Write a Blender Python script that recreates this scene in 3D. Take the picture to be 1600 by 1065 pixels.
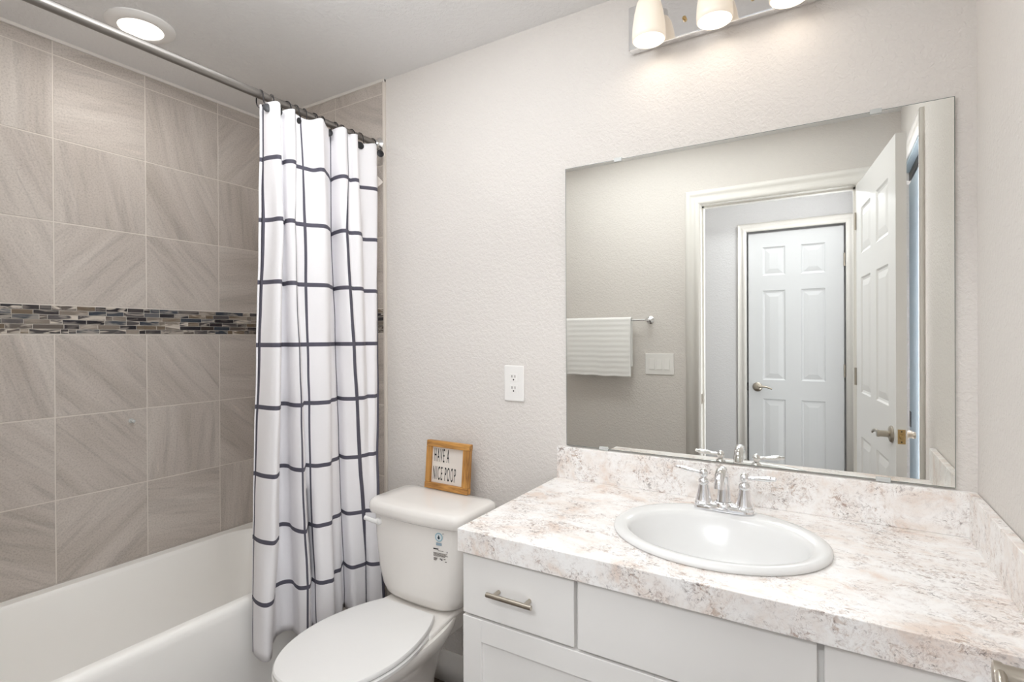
import bpy, bmesh, math, random
from mathutils import Vector, Matrix
for o in list(bpy.data.objects): bpy.data.objects.remove(o, do_unlink=True)
S = bpy.context.scene
COL = S.collection
random.seed(7)
PI = math.pi

# ------------------------------------------------------------------ camera
cam_d = bpy.data.cameras.new('camera')
cam_d.sensor_width = 36.0
cam_d.lens = 823.0 * 36.0 / 1600.0
cam_d.shift_x = (800 - 793.56) / 1600.0
cam_d.shift_y = (529.91 - 532.5) / 1600.0
cam_d.clip_start = 0.01
cam = bpy.data.objects.new('camera', cam_d)
COL.objects.link(cam)
R_ = Vector((0.85327557, 0.52143833, -0.00478172))
U_ = Vector((0.00249835, 0.00508183, 0.99998397))
F_ = Vector((-0.52145427, 0.85327384, -0.00303347))
cam.matrix_world = Matrix(((R_.x, U_.x, -F_.x, 0.0), (R_.y, U_.y, -F_.y, 0.0), (R_.z, U_.z, -F_.z, 1.305), (0, 0, 0, 1)))
S.camera = cam
# ------------------------------------------------------------------ view, world and lights
S.view_settings.view_transform = 'Standard'
S.view_settings.look = 'None'
S.view_settings.gamma = 1.0
S.view_settings.use_curve_mapping = False
S.view_settings.exposure = 1.36
w = bpy.data.worlds.new('world'); S.world = w; w.use_nodes = True
w.node_tree.nodes['Background'].inputs[0].default_value = (0.8, 0.88, 1, 1)
w.node_tree.nodes['Background'].inputs[1].default_value = 0.3
S.cycles.max_bounces = 12; S.cycles.diffuse_bounces = 6; S.cycles.glossy_bounces = 6
S.cycles.sample_clamp_indirect = 6.0

def area(name, loc, rot, size, power, col, size_y=None, shape='DISK'):
    l = bpy.data.lights.new(name, 'AREA'); l.energy = power; l.color = col; l.shape = shape; l.size = size
    if size_y: l.size_y = size_y
    o = bpy.data.objects.new(name, l); COL.objects.link(o); o.location = loc; o.rotation_euler = rot
    return o
def point_fill(name, loc, radius, power, col):
    l = bpy.data.lights.new(name, 'POINT'); l.energy = power; l.color = col; l.shadow_soft_size = radius
    o = bpy.data.objects.new(name, l); COL.objects.link(o); o.location = loc
    return o
area('bathroom_ceiling_fill', (-0.80, 0.72, 2.43), (0, 0, 0), 1.7, 3.8, (0.95, 0.98, 1.0), 0.9, 'RECTANGLE')  # added broad fill under the ceiling, no fixture belongs to it
point_fill('bathroom_point_fill', (-0.95, 0.80, 2.325), 0.09, 3.7, (0.95, 0.98, 1.0))  # added unseen point fill that lifts the ceiling and right wall
area('hall_high_fill', (-0.33, -0.74, 2.345), (math.radians(52), 0, 0), 0.8, 5.5, (0.93, 0.965, 1.0), 0.14, 'RECTANGLE')  # added fill hidden above the door head, brightens the low fronts
area('hall_side_fill', (0.168, -0.15, 1.1), (0, PI / 2, 0), 2.0, 5.0, (0.92, 0.96, 1.0), 0.22, 'RECTANGLE')  # added unseen panel at the hall end, sideways fill for tub and cabinet
area('side_room_fill', (1.33, 0.35, 1.3), (0, PI / 2, 0), 1.8, 34.0, (0.92, 0.92, 1.0), 0.8, 'RECTANGLE')  # added unseen panel that brightens the sliding door and its opening
area('shower_ceiling_lamp', (-2.125, 0.94, 2.410), (0, 0, 0), 0.12, 0.8, (1.0, 0.97, 0.94))

# ------------------------------------------------------------------ materials
def lin(c):
    c = c / 255.0
    return c / 12.92 if c <= 0.04045 else ((c + 0.055) / 1.055) ** 2.4
def C3(r, g, b): return (lin(r), lin(g), lin(b), 1.0)
def mat(name, col, rough=0.5, metal=0.0, **kw):
    m = bpy.data.materials.new(name); m.use_nodes = True
    b = m.node_tree.nodes['Principled BSDF']
    b.inputs['Base Color'].default_value = col
    b.inputs['Roughness'].default_value = rough
    b.inputs['Metallic'].default_value = metal
    for k, v in kw.items(): b.inputs[k].default_value = v
    return m
def nd(m, t, **kw):
    n = m.node_tree.nodes.new(t)
    for k, v in kw.items(): setattr(n, k, v)
    return n
def lk(m, a, b): m.node_tree.links.new(a, b)
def bs(m): return m.node_tree.nodes['Principled BSDF']
def coord(m, kind='Object', scale=(1, 1, 1), rot=(0, 0, 0)):
    tc = nd(m, 'ShaderNodeTexCoord'); mp = nd(m, 'ShaderNodeMapping')
    mp.inputs['Scale'].default_value = scale; mp.inputs['Rotation'].default_value = rot
    lk(m, tc.outputs[kind], mp.inputs[0]); return mp.outputs[0]
def noise(m, vec, scale, detail=3, rough=0.5, dist=0.0):
    n = nd(m, 'ShaderNodeTexNoise'); n.inputs['Scale'].default_value = scale; n.inputs['Detail'].default_value = detail
    n.inputs['Roughness'].default_value = rough; n.inputs['Distortion'].default_value = dist
    lk(m, vec, n.inputs['Vector']); return n.outputs['Fac']
def ramp(m, fac, stops, interp='LINEAR'):
    r = nd(m, 'ShaderNodeValToRGB'); r.color_ramp.interpolation = interp
    e = r.color_ramp.elements
    while len(e) < len(stops): e.new(0.5)
    for el, (p, c) in zip(e, stops): el.position = p; el.color = c
    lk(m, fac, r.inputs[0]); return r.outputs[0]
def mix(m, fac, a, b, mode='MIX'):
    n = nd(m, 'ShaderNodeMix', data_type='RGBA', blend_type=mode)
    if isinstance(fac, (int, float)): n.inputs[0].default_value = fac
    else: lk(m, fac, n.inputs[0])
    for i, v in ((6, a), (7, b)):
        if isinstance(v, tuple): n.inputs[i].default_value = v
        else: lk(m, v, n.inputs[i])
    return n.outputs[2]
def bump(m, h, strength, dist=0.002):
    b = nd(m, 'ShaderNodeBump'); b.inputs['Strength'].default_value = strength; b.inputs['Distance'].default_value = dist
    lk(m, h, b.inputs['Height']); lk(m, b.outputs[0], bs(m).inputs['Normal'])
def paint(name, col, scale=95, strength=0.35, rough=0.75):
    m = mat(name, col, rough)
    v = coord(m)
    n = noise(m, v, scale, 2, 0.5, 0.6)
    bump(m, ramp(m, n, [(0.38, (0, 0, 0, 1)), (0.62, (1, 1, 1, 1))]), strength, 0.0022)
    return m

M = {}
M['wall'] = paint('wall_paint', C3(222, 217, 212), 95, 0.42)
M['ceiling'] = paint('ceiling_paint', C3(232, 231, 230), 70, 0.4)
M['trim'] = mat('trim_paint', C3(238, 235, 230), 0.35)
M['door'] = mat('door_paint', C3(238, 237, 236), 0.4)
M['daytintdoor'] = mat('daylight_tint_door', C3(176, 190, 198), 0.5)  # blue tint of daylight put into the sliding door's colour
M['daytintjamb'] = mat('daylight_tint_jamb', C3(172, 188, 196), 0.5)  # same daylight tint painted into the jamb colour
M['cabinet'] = mat('cabinet_paint', C3(238, 236, 233), 0.38)
M['porcelain'] = mat('porcelain', C3(229, 229, 228), 0.2)
M['toilet'] = mat('toilet_china', C3(240, 236, 231), 0.1)
M['seat'] = mat('seat_plastic', C3(238, 237, 235), 0.22)
M['acrylic'] = mat('tub_acrylic', C3(249, 247, 243), 0.32)
M['chrome'] = mat('chrome', (0.86, 0.86, 0.87, 1), 0.06, 1.0)
M['nickel'] = mat('brushed_nickel', C3(186, 178, 166), 0.3, 1.0)
M['rod'] = mat('satin_steel', C3(150, 146, 142), 0.42, 1.0)
M['bronze'] = mat('dark_bronze', C3(60, 58, 60), 0.4, 0.8)
M['brass'] = mat('latch_brass', C3(196, 168, 120), 0.3, 1.0)
M['black'] = mat('black_plastic', C3(32, 32, 36), 0.4)
M['plastic'] = mat('white_plastic', C3(240, 238, 235), 0.3)
M['slot'] = mat('slot_dark', C3(58, 54, 52), 0.6)
M['caulk'] = mat('caulk', C3(224, 219, 212), 0.5)
M['edge'] = mat('tile_edge_trim', C3(216, 208, 198), 0.4)
M['grout'] = mat('grout', C3(214, 206, 197), 0.85)
M['mirror'] = mat('mirror_silver', (0.82, 0.825, 0.79, 1), 0.0, 1.0)
M['mirroredge'] = mat('mirror_edge', C3(120, 128, 122), 0.2)
M['clip'] = mat('clear_clip', C3(196, 198, 196), 0.15)
M['ink'] = mat('black_ink', C3(38, 36, 38), 0.7)
M['inkgrey'] = mat('grey_ink', C3(120, 112, 106), 0.7)
M['badgeblue'] = mat('badge_blue', C3(150, 190, 205), 0.5)
M['badgegreen'] = mat('badge_green', C3(150, 170, 140), 0.5)
M['badgewhite'] = mat('badge_white', C3(228, 234, 236), 0.5)
M['drop'] = mat('drop_dark', C3(40, 62, 74), 0.5)
M['bluetext'] = mat('badge_text', C3(150, 170, 184), 0.5)
def emis(name, col, st, base=(0.9, 0.9, 0.9, 1)):
    m = mat(name, base, 0.3); b = bs(m)
    b.inputs['Emission Color'].default_value = col; b.inputs['Emission Strength'].default_value = st
    return m
M['lens'] = emis('lamp_lens', (1.0, 0.93, 0.82, 1), 1.3)
M['opal'] = emis('opal_glass', (1.0, 0.82, 0.62, 1), 0.10, C3(240, 232, 220))
M['bulbglow'] = emis('opal_glass_mouth', (1.0, 0.92, 0.80, 1), 0.6)

# tile: stone look with streaks; every tile carries its own uv offset and turn
m = mat('stone_tile', C3(168, 158, 148), 0.55, 0.0, **{'Specular IOR Level': 0.3}); M['tile'] = m
uv = nd(m, 'ShaderNodeUVMap').outputs[0]
mp = nd(m, 'ShaderNodeMapping'); mp.inputs['Scale'].default_value = (3.0, 34.0, 1); lk(m, uv, mp.inputs[0])
mp2 = nd(m, 'ShaderNodeMapping'); mp2.inputs['Scale'].default_value = (1.2, 9.0, 1); lk(m, uv, mp2.inputs[0])
n1 = noise(m, mp.outputs[0], 1.0, 4, 0.6, 0.5)
n2 = noise(m, mp2.outputs[0], 1.0, 3, 0.55, 0.6)
n3 = noise(m, uv, 160, 3, 0.7)
n4 = noise(m, uv, 60, 5, 0.75)
c1 = ramp(m, n2, [(0.3, C3(180, 171, 162)), (0.5, C3(192, 183, 175)), (0.7, C3(201, 193, 185))])
c2 = ramp(m, n1, [(0.30, (0.82, 0.82, 0.82, 1)), (0.5, (1, 1, 1, 1)), (0.66, (1.0, 1.0, 1.0, 1)), (0.72, (1.17, 1.16, 1.15, 1))])
c3 = mix(m, 1.0, c1, c2, 'MULTIPLY')
c4 = ramp(m, n3, [(0.34, (0.78, 0.77, 0.76, 1)), (0.5, (1, 1, 1, 1)), (0.72, (1.1, 1.1, 1.1, 1))])
c5 = mix(m, 0.8, c3, c4, 'MULTIPLY')
c6 = ramp(m, n4, [(0.28, (0.66, 0.64, 0.62, 1)), (0.36, (1, 1, 1, 1)), (0.70, (1, 1, 1, 1)), (0.76, (1.25, 1.24, 1.22, 1))])
lk(m, mix(m, 0.95, c5, c6, 'MULTIPLY'), bs(m).inputs['Base Color'])
bump(m, n4, 0.18, 0.001)
# mosaic glass
m = mat('mosaic_glass', C3(90, 84, 80), 0.12); M['mosaic'] = m
at = nd(m, 'ShaderNodeAttribute', attribute_name='tint')
uv = nd(m, 'ShaderNodeUVMap').outputs[0]
mp = nd(m, 'ShaderNodeMapping'); mp.inputs['Scale'].default_value = (9, 42, 1); lk(m, uv, mp.inputs[0])
sw = noise(m, mp.outputs[0], 1.0, 2, 0.5, 1.6)
f = ramp(m, sw, [(0.47, (0, 0, 0, 1)), (0.60, (1, 1, 1, 1))])
pale = mix(m, 1.0, f, at.outputs['Alpha'], 'MULTIPLY')
lk(m, mix(m, pale, at.outputs['Color'], C3(206, 196, 184)), bs(m).inputs['Base Color'])
# laminate: pale granite with brown and grey flecks
def laminate(name, flat):
    m = mat(name, C3(234, 229, 224), 0.3)
    v = coord(m, 'Object', (1.0, 1.25, 1.0))
    big = noise(m, v, 9.0, 5, 0.65, 0.6)
    base = ramp(m, big, [(0.33, C3(230, 215, 204)), (0.44, C3(241, 235, 230)), (0.57, C3(248, 246, 244))])
    zone = ramp(m, noise(m, v, 13, 4, 0.6, 0.4), [(0.43, (0.10, 0.10, 0.10, 1)), (0.64, (0.95, 0.95, 0.95, 1))])
    tone = ramp(m, noise(m, v, 15, 3), [(0.38, C3(136, 128, 126)), (0.5, C3(156, 126, 110)), (0.62, C3(176, 148, 124))])
    spots = ramp(m, noise(m, v, 62, 6, 0.72, 0.7), [(0.53, (0, 0, 0, 1)), (0.62, (0.95, 0.95, 0.95, 1))])
    c = mix(m, mix(m, 1.0, spots, zone, 'MULTIPLY'), base, tone)
    vv = noise(m, v, 27, 7, 0.74, 1.8)
    vein = ramp(m, vv, [(0.465, (0, 0, 0, 1)), (0.495, (0.8, 0.8, 0.8, 1)), (0.525, (0, 0, 0, 1))])
    c = mix(m, mix(m, 1.0, vein, zone, 'MULTIPLY'), c, C3(174, 158, 150))
    dk = ramp(m, noise(m, v, 120, 4, 0.66, 0.5), [(0.58, (0, 0, 0, 1)), (0.65, (0.9, 0.9, 0.9, 1))])
    c = mix(m, mix(m, 1.0, dk, zone, 'MULTIPLY'), c, C3(112, 98, 92))
    lk(m, c, bs(m).inputs['Base Color'])
    return m
M['laminate'] = laminate('granite_laminate', True)
# wood
def wood(name, a, b, scale, axis):
    m = mat(name, a, 0.5)
    sc = [scale] * 3; sc[axis] = scale * 0.09
    v = coord(m, 'Object', tuple(sc))
    n = noise(m, v, 1.0, 4, 0.6, 1.2)
    n2 = noise(m, coord(m), 14, 2)
    c = ramp(m, n, [(0.3, a), (0.55, b), (0.75, tuple(min(1, x * 1.25) for x in b[:3]) + (1,))])
    lk(m, mix(m, 0.5, c, ramp(m, n2, [(0.3, (0.6, 0.55, 0.5, 1)), (0.6, (1, 1, 1, 1))]), 'MULTIPLY'), bs(m).inputs['Base Color'])
    return m
M['woodh'] = wood('honey_wood_across', C3(140, 92, 44), C3(204, 150, 80), 60, 0)
M['woodv'] = wood('honey_wood_upright', C3(140, 92, 44), C3(204, 150, 80), 60, 2)
M['floor'] = wood('dark_plank_floor', C3(64, 54, 48), C3(98, 84, 74), 30, 1)
M['signpanel'] = mat('sign_panel', C3(222, 214, 206), 0.7)
# cloth
m = mat('curtain_cloth', C3(238, 236, 238), 0.85); M['cloth'] = m
v = coord(m); bump(m, noise(m, v, 38, 3, 0.6, 0.8), 0.18, 0.004)
bs(m).inputs['Subsurface Weight'].default_value = 0.0
m = mat('curtain_stripe', C3(86, 84, 96), 0.85); M['stripe'] = m
m = mat('towel_cloth', C3(248, 247, 245), 0.95); M['towel'] = m
bump(m, noise(m, coord(m), 260, 3, 0.7), 0.7, 0.003)

# ------------------------------------------------------------------ mesh helpers
def crom(p, per=10):
    out = []
    q = [p[0]] + list(p) + [p[-1]]
    for i in range(1, len(q) - 2):
        p0, p1, p2, p3 = q[i - 1], q[i], q[i + 1], q[i + 2]
        for k in range(per):
            t = k / per
            out.append(tuple(0.5 * ((2 * p1[c]) + (-p0[c] + p2[c]) * t + (2 * p0[c] - 5 * p1[c] + 4 * p2[c] - p3[c]) * t * t + (-p0[c] + 3 * p1[c] - 3 * p2[c] + p3[c]) * t ** 3) for c in (0, 1)))
    out.append(tuple(p[-1])); return out
class MB:
    def __init__(s): s.bm = bmesh.new()
    def box(s, a, b, bev=0.0, seg=2, mi=0, rotz=0.0):
        g = bmesh.ops.create_cube(s.bm, size=1.0)['verts']
        c = [(a[i] + b[i]) / 2 for i in range(3)]; d = [abs(b[i] - a[i]) for i in range(3)]
        for v in g:
            v.co = Vector((c[0] + v.co.x * d[0], c[1] + v.co.y * d[1], c[2] + v.co.z * d[2]))
        fs = set(f for v in g for f in v.link_faces)
        for f in fs: f.material_index = mi
        if bev > 0:
            es = list(set(e for v in g for e in v.link_edges))
            r = bmesh.ops.bevel(s.bm, geom=es, offset=bev, segments=seg, profile=0.5, affect='EDGES')
            for f in r['faces']: f.material_index = mi
        return s
    def rings(s, rings, cap0=True, cap1=True, mi=0, closed=False):
        vs = [[s.bm.verts.new(p) for p in r] for r in rings]
        n = len(vs[0]); L = len(vs)
        for i in range(L if closed else L - 1):
            A = vs[i]; B = vs[(i + 1) % L]
            for j in range(n):
                f = s.bm.faces.new((A[j], A[(j + 1) % n], B[(j + 1) % n], B[j])); f.material_index = mi; f.smooth = True
        if not closed:
            for c, r, flip in ((cap0, vs[0], True), (cap1, vs[-1], False)):
                if c:
                    f = s.bm.faces.new(list(reversed(r)) if flip else r); f.material_index = mi
        return s
    def lathe(s, prof, origin=(0, 0, 0), axis=(0, 0, 1), n=32, mi=0, cap0=True, cap1=True):
        ax = Vector(axis).normalized(); up = Vector((0, 0, 1)) if abs(ax.z) < 0.9 else Vector((1, 0, 0))
        e1 = ax.cross(up).normalized(); e2 = ax.cross(e1)
        o = Vector(origin)
        return s.rings([[o + ax * h + (e1 * math.cos(2 * PI * k / n) + e2 * math.sin(2 * PI * k / n)) * r for k in range(n)] for r, h in prof], cap0, cap1, mi)
    def tube(s, pts, rad, n=14, mi=0, sx=1.0, closed=False, flat=None):
        pts = [Vector(p) for p in pts]; L = len(pts)
        if not isinstance(rad, (list, tuple)): rad = [rad] * L
        rs = []; e1 = None
        for i, p in enumerate(pts):
            if closed: t = (pts[(i + 1) % L] - pts[i - 1]).normalized()
            else: t = (pts[min(i + 1, L - 1)] - pts[max(i - 1, 0)]).normalized()
            if e1 is None:
                u = Vector(flat) if flat else (Vector((0, 0, 1)) if abs(t.z) < 0.9 else Vector((1, 0, 0)))
                e1 = (u - t * u.dot(t)).normalized()
            else: e1 = (e1 - t * e1.dot(t)).normalized()
            e2 = t.cross(e1)
            rs.append([p + (e1 * math.cos(2 * PI * k / n) + e2 * math.sin(2 * PI * k / n) * sx) * rad[i] for k in range(n)])
        return s.rings(rs, True, True, mi, closed)
    def grid(s, rows, mi=0, smooth=True):
        vs = [[s.bm.verts.new(p) for p in r] for r in rows]
        for i in range(len(vs) - 1):
            for j in range(len(vs[0]) - 1):
                f = s.bm.faces.new((vs[i][j], vs[i][j + 1], vs[i + 1][j + 1], vs[i + 1][j]))
                f.material_index = mi(i, j) if callable(mi) else mi; f.smooth = smooth
        return s
    def poly(s, pts, mi=0):
        f = s.bm.faces.new([s.bm.verts.new(p) for p in pts]); f.material_index = mi; return s
    def build(s, name, mats, parent=None, smooth=None, loc=None):
        bmesh.ops.recalc_face_normals(s.bm, faces=s.bm.faces)
        me = bpy.data.meshes.new(name); s.bm.to_mesh(me); s.bm.free()
        if not isinstance(mats, (list, tuple)): mats = [mats]
        for k in mats: me.materials.append(M[k])
        if smooth is not None:
            for p in me.polygons: p.use_smooth = True
            me.set_sharp_from_angle(angle=math.radians(smooth))
        o = bpy.data.objects.new(name, me); COL.objects.link(o)
        if parent is not None: o.parent = parent
        if loc: o.location = loc
        return o
def tag(o, label=None, cat=None, group=None, kind=None):
    if label: o['label'] = label
    if cat: o['category'] = cat
    if group: o['group'] = group
    if kind: o['kind'] = kind
    return o
def empty(name, loc, label, cat, group=None, rz=0.0):
    o = bpy.data.objects.new(name, None); COL.objects.link(o); o.location = loc; o.rotation_euler = (0, 0, rz)
    o.empty_display_size = 0.05
    return tag(o, label, cat, group)
def st(o, label, cat): return tag(o, label, cat, None, 'structure')

# ------------------------------------------------------------------ room dimensions
XL, XR, YB, YF, ZC = -2.489, 0.309, 1.70, 0.08, 2.44
FL = -0.09                        # floor level
XT = -1.672                       # end of the tiled alcove on the vanity wall
OX0, OX1, OZ = -0.660, 0.118, 2.095   # bathroom doorway
WT = 0.10                         # wall thickness

st(MB().box((-2.7, -1.1, FL - 0.05), (0.6, 1.9, FL)).build('floor', 'floor'), 'dark brown plank floor of the bathroom', 'floor')
st(MB().box((-2.7, -1.1, ZC), (0.6, 1.9, ZC + 0.05)).build('ceiling', 'ceiling'), 'off-white lightly textured ceiling', 'ceiling')
st(MB().box((XL - 0.15, YB, FL), (XR + 0.25, YB + 0.1, ZC)).build('wall_back', 'wall'), 'textured greige wall behind mirror and toilet', 'wall')
# right wall with a doorway near the front
DY0, DY1, DZ = 0.16, 0.79, 2.115
b = MB()
b.box((XR, DY1, FL), (XR + 0.12, YB, ZC)); b.box((XR, YF, DZ), (XR + 0.12, DY1, ZC)); b.box((XR, -0.02, FL), (XR + 0.12, DY0, DZ)); b.box((XR, -0.02, DZ), (XR + 0.12, YF, ZC))
st(b.build('wall_right', 'wall'), 'textured greige wall right of the vanity', 'wall')
# front wall with the bathroom doorway
b = MB()
b.box((XL - 0.1, YF - WT, FL), (OX0 - 0.02, YF, ZC)); b.box((OX1 + 0.02, YF - WT, FL), (XR, YF, ZC)); b.box((OX0 - 0.02, YF - WT, OZ + 0.02), (OX1 + 0.02, YF, ZC))
st(b.build('wall_front', 'wall'), 'greige wall with towel bar and doorway, seen in the mirror', 'wall')
# hall shell
M['hallwall'] = paint('hall_wall_paint', C3(214, 213, 214))
YH = -0.93
HD0, HD1, HZ = -0.520, 0.084, 2.075
b = MB()
b.box((-2.1, YH - 0.1, FL), (HD0 - 0.02, YH, ZC)); b.box((HD1 + 0.02, YH - 0.1, FL), (0.5, YH, ZC)); b.box((HD0 - 0.02, YH - 0.1, HZ + 0.02), (HD1 + 0.02, YH, ZC))
b.box((HD0 - 0.02, YH - 0.1, FL), (HD1 + 0.02, YH - 0.06, HZ + 0.02))
st(b.build('wall_hall', 'hallwall'), 'pale hall wall around the closed white door, seen in the mirror', 'wall')
st(MB().box((-2.15, YH - 0.1, FL), (-2.05, YF - WT, ZC)).build('wall_hall_left', 'hallwall'), 'left end wall of the hall', 'wall')
st(MB().box((0.175, YH, FL), (0.275, YF - WT, ZC)).build('wall_hall_right', 'hallwall'), 'right end wall of the hall', 'wall')

# ------------------------------------------------------------------ tile walls
PITCH = 0.3132
def add_tile(bm, uvl, P, a0, a1, z0, z1):
    """P(a, z, d) -> point; d is the height off the grout plane"""
    g = 0.0021
    a0 += g; a1 -= g; z0 += g; z1 -= g
    if a1 - a0 < 0.004 or z1 - z0 < 0.004: return
    e = 0.0012
    outer = [(a0, z0), (a1, z0), (a1, z1), (a0, z1)]
    inner = [(a0 + e, z0 + e), (a1 - e, z0 + e), (a1 - e, z1 - e), (a0 + e, z1 - e)]
    vb = [bm.verts.new(P(a, z, -0.001)) for a, z in outer]
    vo = [bm.verts.new(P(a, z, 0.0005)) for a, z in outer]
    vi = [bm.verts.new(P(a, z, 0.0011)) for a, z in inner]
    th = random.choice([0.1, 1.55, 0.85, -0.8, 0.6, 1.45, -0.2, 1.2]) + random.uniform(-0.12, 0.12)
    ou, ov = random.uniform(0, 40), random.uniform(0, 40)
    def uvp(q):
        return (ou + q[0] * math.cos(th) - q[1] * math.sin(th), ov + q[0] * math.sin(th) + q[1] * math.cos(th))
    def face(vs, qs):
        f = bm.faces.new(vs); f.material_index = 1
        for l, q in zip(f.loops, qs): l[uvl].uv = uvp(q)
    face(vi, inner)
    for k in range(4):
        j = (k + 1) % 4
        face((vo[k], vo[j], vi[j], vi[k]), (outer[k], outer[j], inner[j], inner[k]))
        face((vb[k], vb[j], vo[j], vo[k]), (outer[k], outer[j], outer[j], outer[k]))
ZR = [2.432, 2.378, 2.064, 1.750, 1.437]
ZR2 = [1.326, 1.013, 0.700, 0.384, 0.07, FL]
PAL = [(44, 42, 46), (70, 66, 66), (96, 88, 82), (60, 66, 74), (128, 118, 108), (110, 96, 80), (52, 48, 50), (84, 80, 80), (146, 136, 126), (66, 58, 54), (104, 104, 106), (38, 38, 44)]
def tile_wall(name, P, A0, A1, cols):
    bm = bmesh.new(); uvl = bm.loops.layers.uv.new('UVMap'); tint = bm.loops.layers.float_color.new('tint')
    f = bm.faces.new([bm.verts.new(P(a, z, 0.0)) for a, z in ((A0, FL), (A1, FL), (A1, ZC), (A0, ZC))]); f.material_index = 0
    for f_ in (0,):
        f = bm.faces.new([bm.verts.new(P(a, z, -0.008)) for a, z in ((A0, FL), (A1, FL), (A1, ZC), (A0, ZC))]); f.material_index = 0
    cs = [A0] + [c for c in cols if A0 < c < A1] + [A1]
    for zs in (ZR, ZR2):
        for i in range(len(zs) - 1):
            for j in range(len(cs) - 1):
                add_tile(bm, uvl, P, cs[j], cs[j + 1], zs[i + 1], zs[i])
    # mosaic strip
    rows = 6; h = (1.437 - 1.326 - 0.004) / rows
    for r in range(rows):
        z0 = 1.328 + r * h; a = A0 + 0.001 - random.uniform(0, 0.05)
        while a < A1 - 0.002:
            L = random.choice([0.022, 0.034, 0.046, 0.058, 0.074, 0.074, 0.09])
            p0, p1 = max(a, A0 + 0.0015), min(a + L, A1 - 0.0015)
            a += L + 0.0025
            if p1 - p0 < 0.003: continue
            q = [(p0, z0 + 0.0012), (p1, z0 + 0.0012), (p1, z0 + h - 0.0012), (p0, z0 + h - 0.0012)]
            c = C3(*random.choice(PAL)); pal = random.choice([0, 0.15, 0.4, 0.9, 1.0, 0.5, 0.2])
            vo = [bm.verts.new(P(x, z, 0.0)) for x, z in q]; vi = [bm.verts.new(P(x, z, 0.0024)) for x, z in q]
            ou, ov = random.uniform(0, 40), random.uniform(0, 40)
            fs = [(vi, q)] + [((vo[k], vo[(k + 1) % 4], vi[(k + 1) % 4], vi[k]), (q[k], q[(k + 1) % 4], q[(k + 1) % 4], q[k])) for k in range(4)]
            for vs, qs in fs:
                f = bm.faces.new(vs); f.material_index = 2
                for l, s_ in zip(f.loops, qs):
                    l[uvl].uv = (s_[0] + ou, s_[1] + ov); l[tint] = (c[0], c[1], c[2], pal)
    bmesh.ops.recalc_face_normals(bm, faces=bm.faces)
    me = bpy.data.meshes.new(name); bm.to_mesh(me); bm.free()
    for k in ('grout', 'tile', 'mosaic'): me.materials.append(M[k])
    o = bpy.data.objects.new(name, me); COL.objects.link(o)
    return o
colsL = [0.802 - 2 * PITCH, 0.802 - PITCH, 0.802, 0.802 + PITCH, 0.802 + 2 * PITCH, 0.802 + 3 * PITCH]
o = tile_wall('wall_left', lambda a, z, d: (XL - 0.002 + d, a, z), YF - 0.02, YB, colsL)
st(o, 'grey-brown stone tile wall with dark glass mosaic band along the tub', 'wall')
st(MB().box((XL - 0.14, YF - WT, FL), (XL - 0.0095, YB + 0.1, ZC)).build('wall_left_backing', 'wall'), 'wall carrying the tile beside the tub', 'wall')
colsB = [-1.977 + PITCH * k for k in range(-2, 2)]
o = tile_wall('wall_alcove', lambda a, z, d: (a, YB - 0.0075 - d, z), XL, XT, colsB)
st(o, 'narrow tiled strip of the vanity wall behind the shower curtain', 'wall')
st(MB().box((XT, YB - 0.013, 0.30), (XT + 0.012, YB + 0.002, ZC), 0.003).build('trim_1', 'edge'), 'narrow beige upright edge strip where tile meets paint', 'trim')
b = MB(); b.box((XL - 0.004, YF, ZC - 0.012), (XL + 0.007, YB, ZC + 0.001), 0.002)
st(b.build('trim_2', 'caulk'), 'thin white strip between tile wall and ceiling', 'trim')
st(MB().box((XL, YB - 0.016, ZC - 0.012), (XT + 0.012, YB + 0.002, ZC + 0.001), 0.002).build('trim_3', 'caulk'), 'thin white strip over the alcove tile', 'trim')

# baseboard behind the toilet: stepped profile
b = MB()
prof = [(0, 0), (0.016, 0), (0.016, 0.075), (0.013, 0.082), (0.013, 0.092), (0.009, 0.104), (0.007, 0.114), (0.004, 0.122), (0, 0.124)]
b.rings([[(x, YB - d, FL + z) for d, z in prof] for x in (XT + 0.012, -0.815)])
st(b.build('baseboard_back', 'trim'), 'white moulded baseboard behind the toilet', 'baseboard')

# ------------------------------------------------------------------ door casings and doors
def casing(name, P, a0, a1, top, label, w_=0.088, t=0.018, tr=True):
    """P(a, z, d); a0..a1 inner opening; stepped casing on both legs and the head, plus jambs"""
    prof = [(0.0, 0.0), (0.0, 0.010), (0.012, 0.013), (0.030, 0.014), (0.034, 0.010), (0.052, 0.012), (0.060, 0.017), (w_ - 0.004, 0.018), (w_, 0.014), (w_, 0.0)]
    b = MB()
    b.rings([[P(a0 - o_, FL if i == 0 else top + o_, d) for o_, d in prof] for i, z0 in enumerate((0, 0))], True, False)
    b.rings([[P(a0 - o_, top + o_, d) for o_, d in prof], [P(a1 + o_, top + o_, d) for o_, d in prof]], False, False)
    b.rings([[P(a1 + o_, top + o_, d) for o_, d in prof], [P(a1 + o_, FL, d) for o_, d in prof]], False, True)
    o = b.build(name, 'trim'); st(o, label, 'door trim'); return o
casing('trim_4', lambda a, z, d: (a, YF + d, z), OX0 - 0.004, OX1 + 0.004, OZ + 0.004, 'white moulded casing around the bathroom doorway', 0.082)
b = MB()
b.box((OX0 - 0.02, YF - WT - 0.002, FL), (OX0, YF + 0.004, OZ)); b.box((OX1, YF - WT - 0.002, FL), (OX1 + 0.02, YF + 0.004, OZ)); b.box((OX0 - 0.02, YF - WT - 0.002, OZ), (OX1 + 0.02, YF + 0.004, OZ + 0.02))
b.box((OX0, YF - 0.075, FL), (OX0 + 0.01, YF - 0.04, OZ)); b.box((OX1 - 0.01, YF - 0.075, FL), (OX1, YF - 0.04, OZ)); b.box((OX0, YF - 0.075, OZ - 0.01), (OX1, YF - 0.04, OZ))
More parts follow.
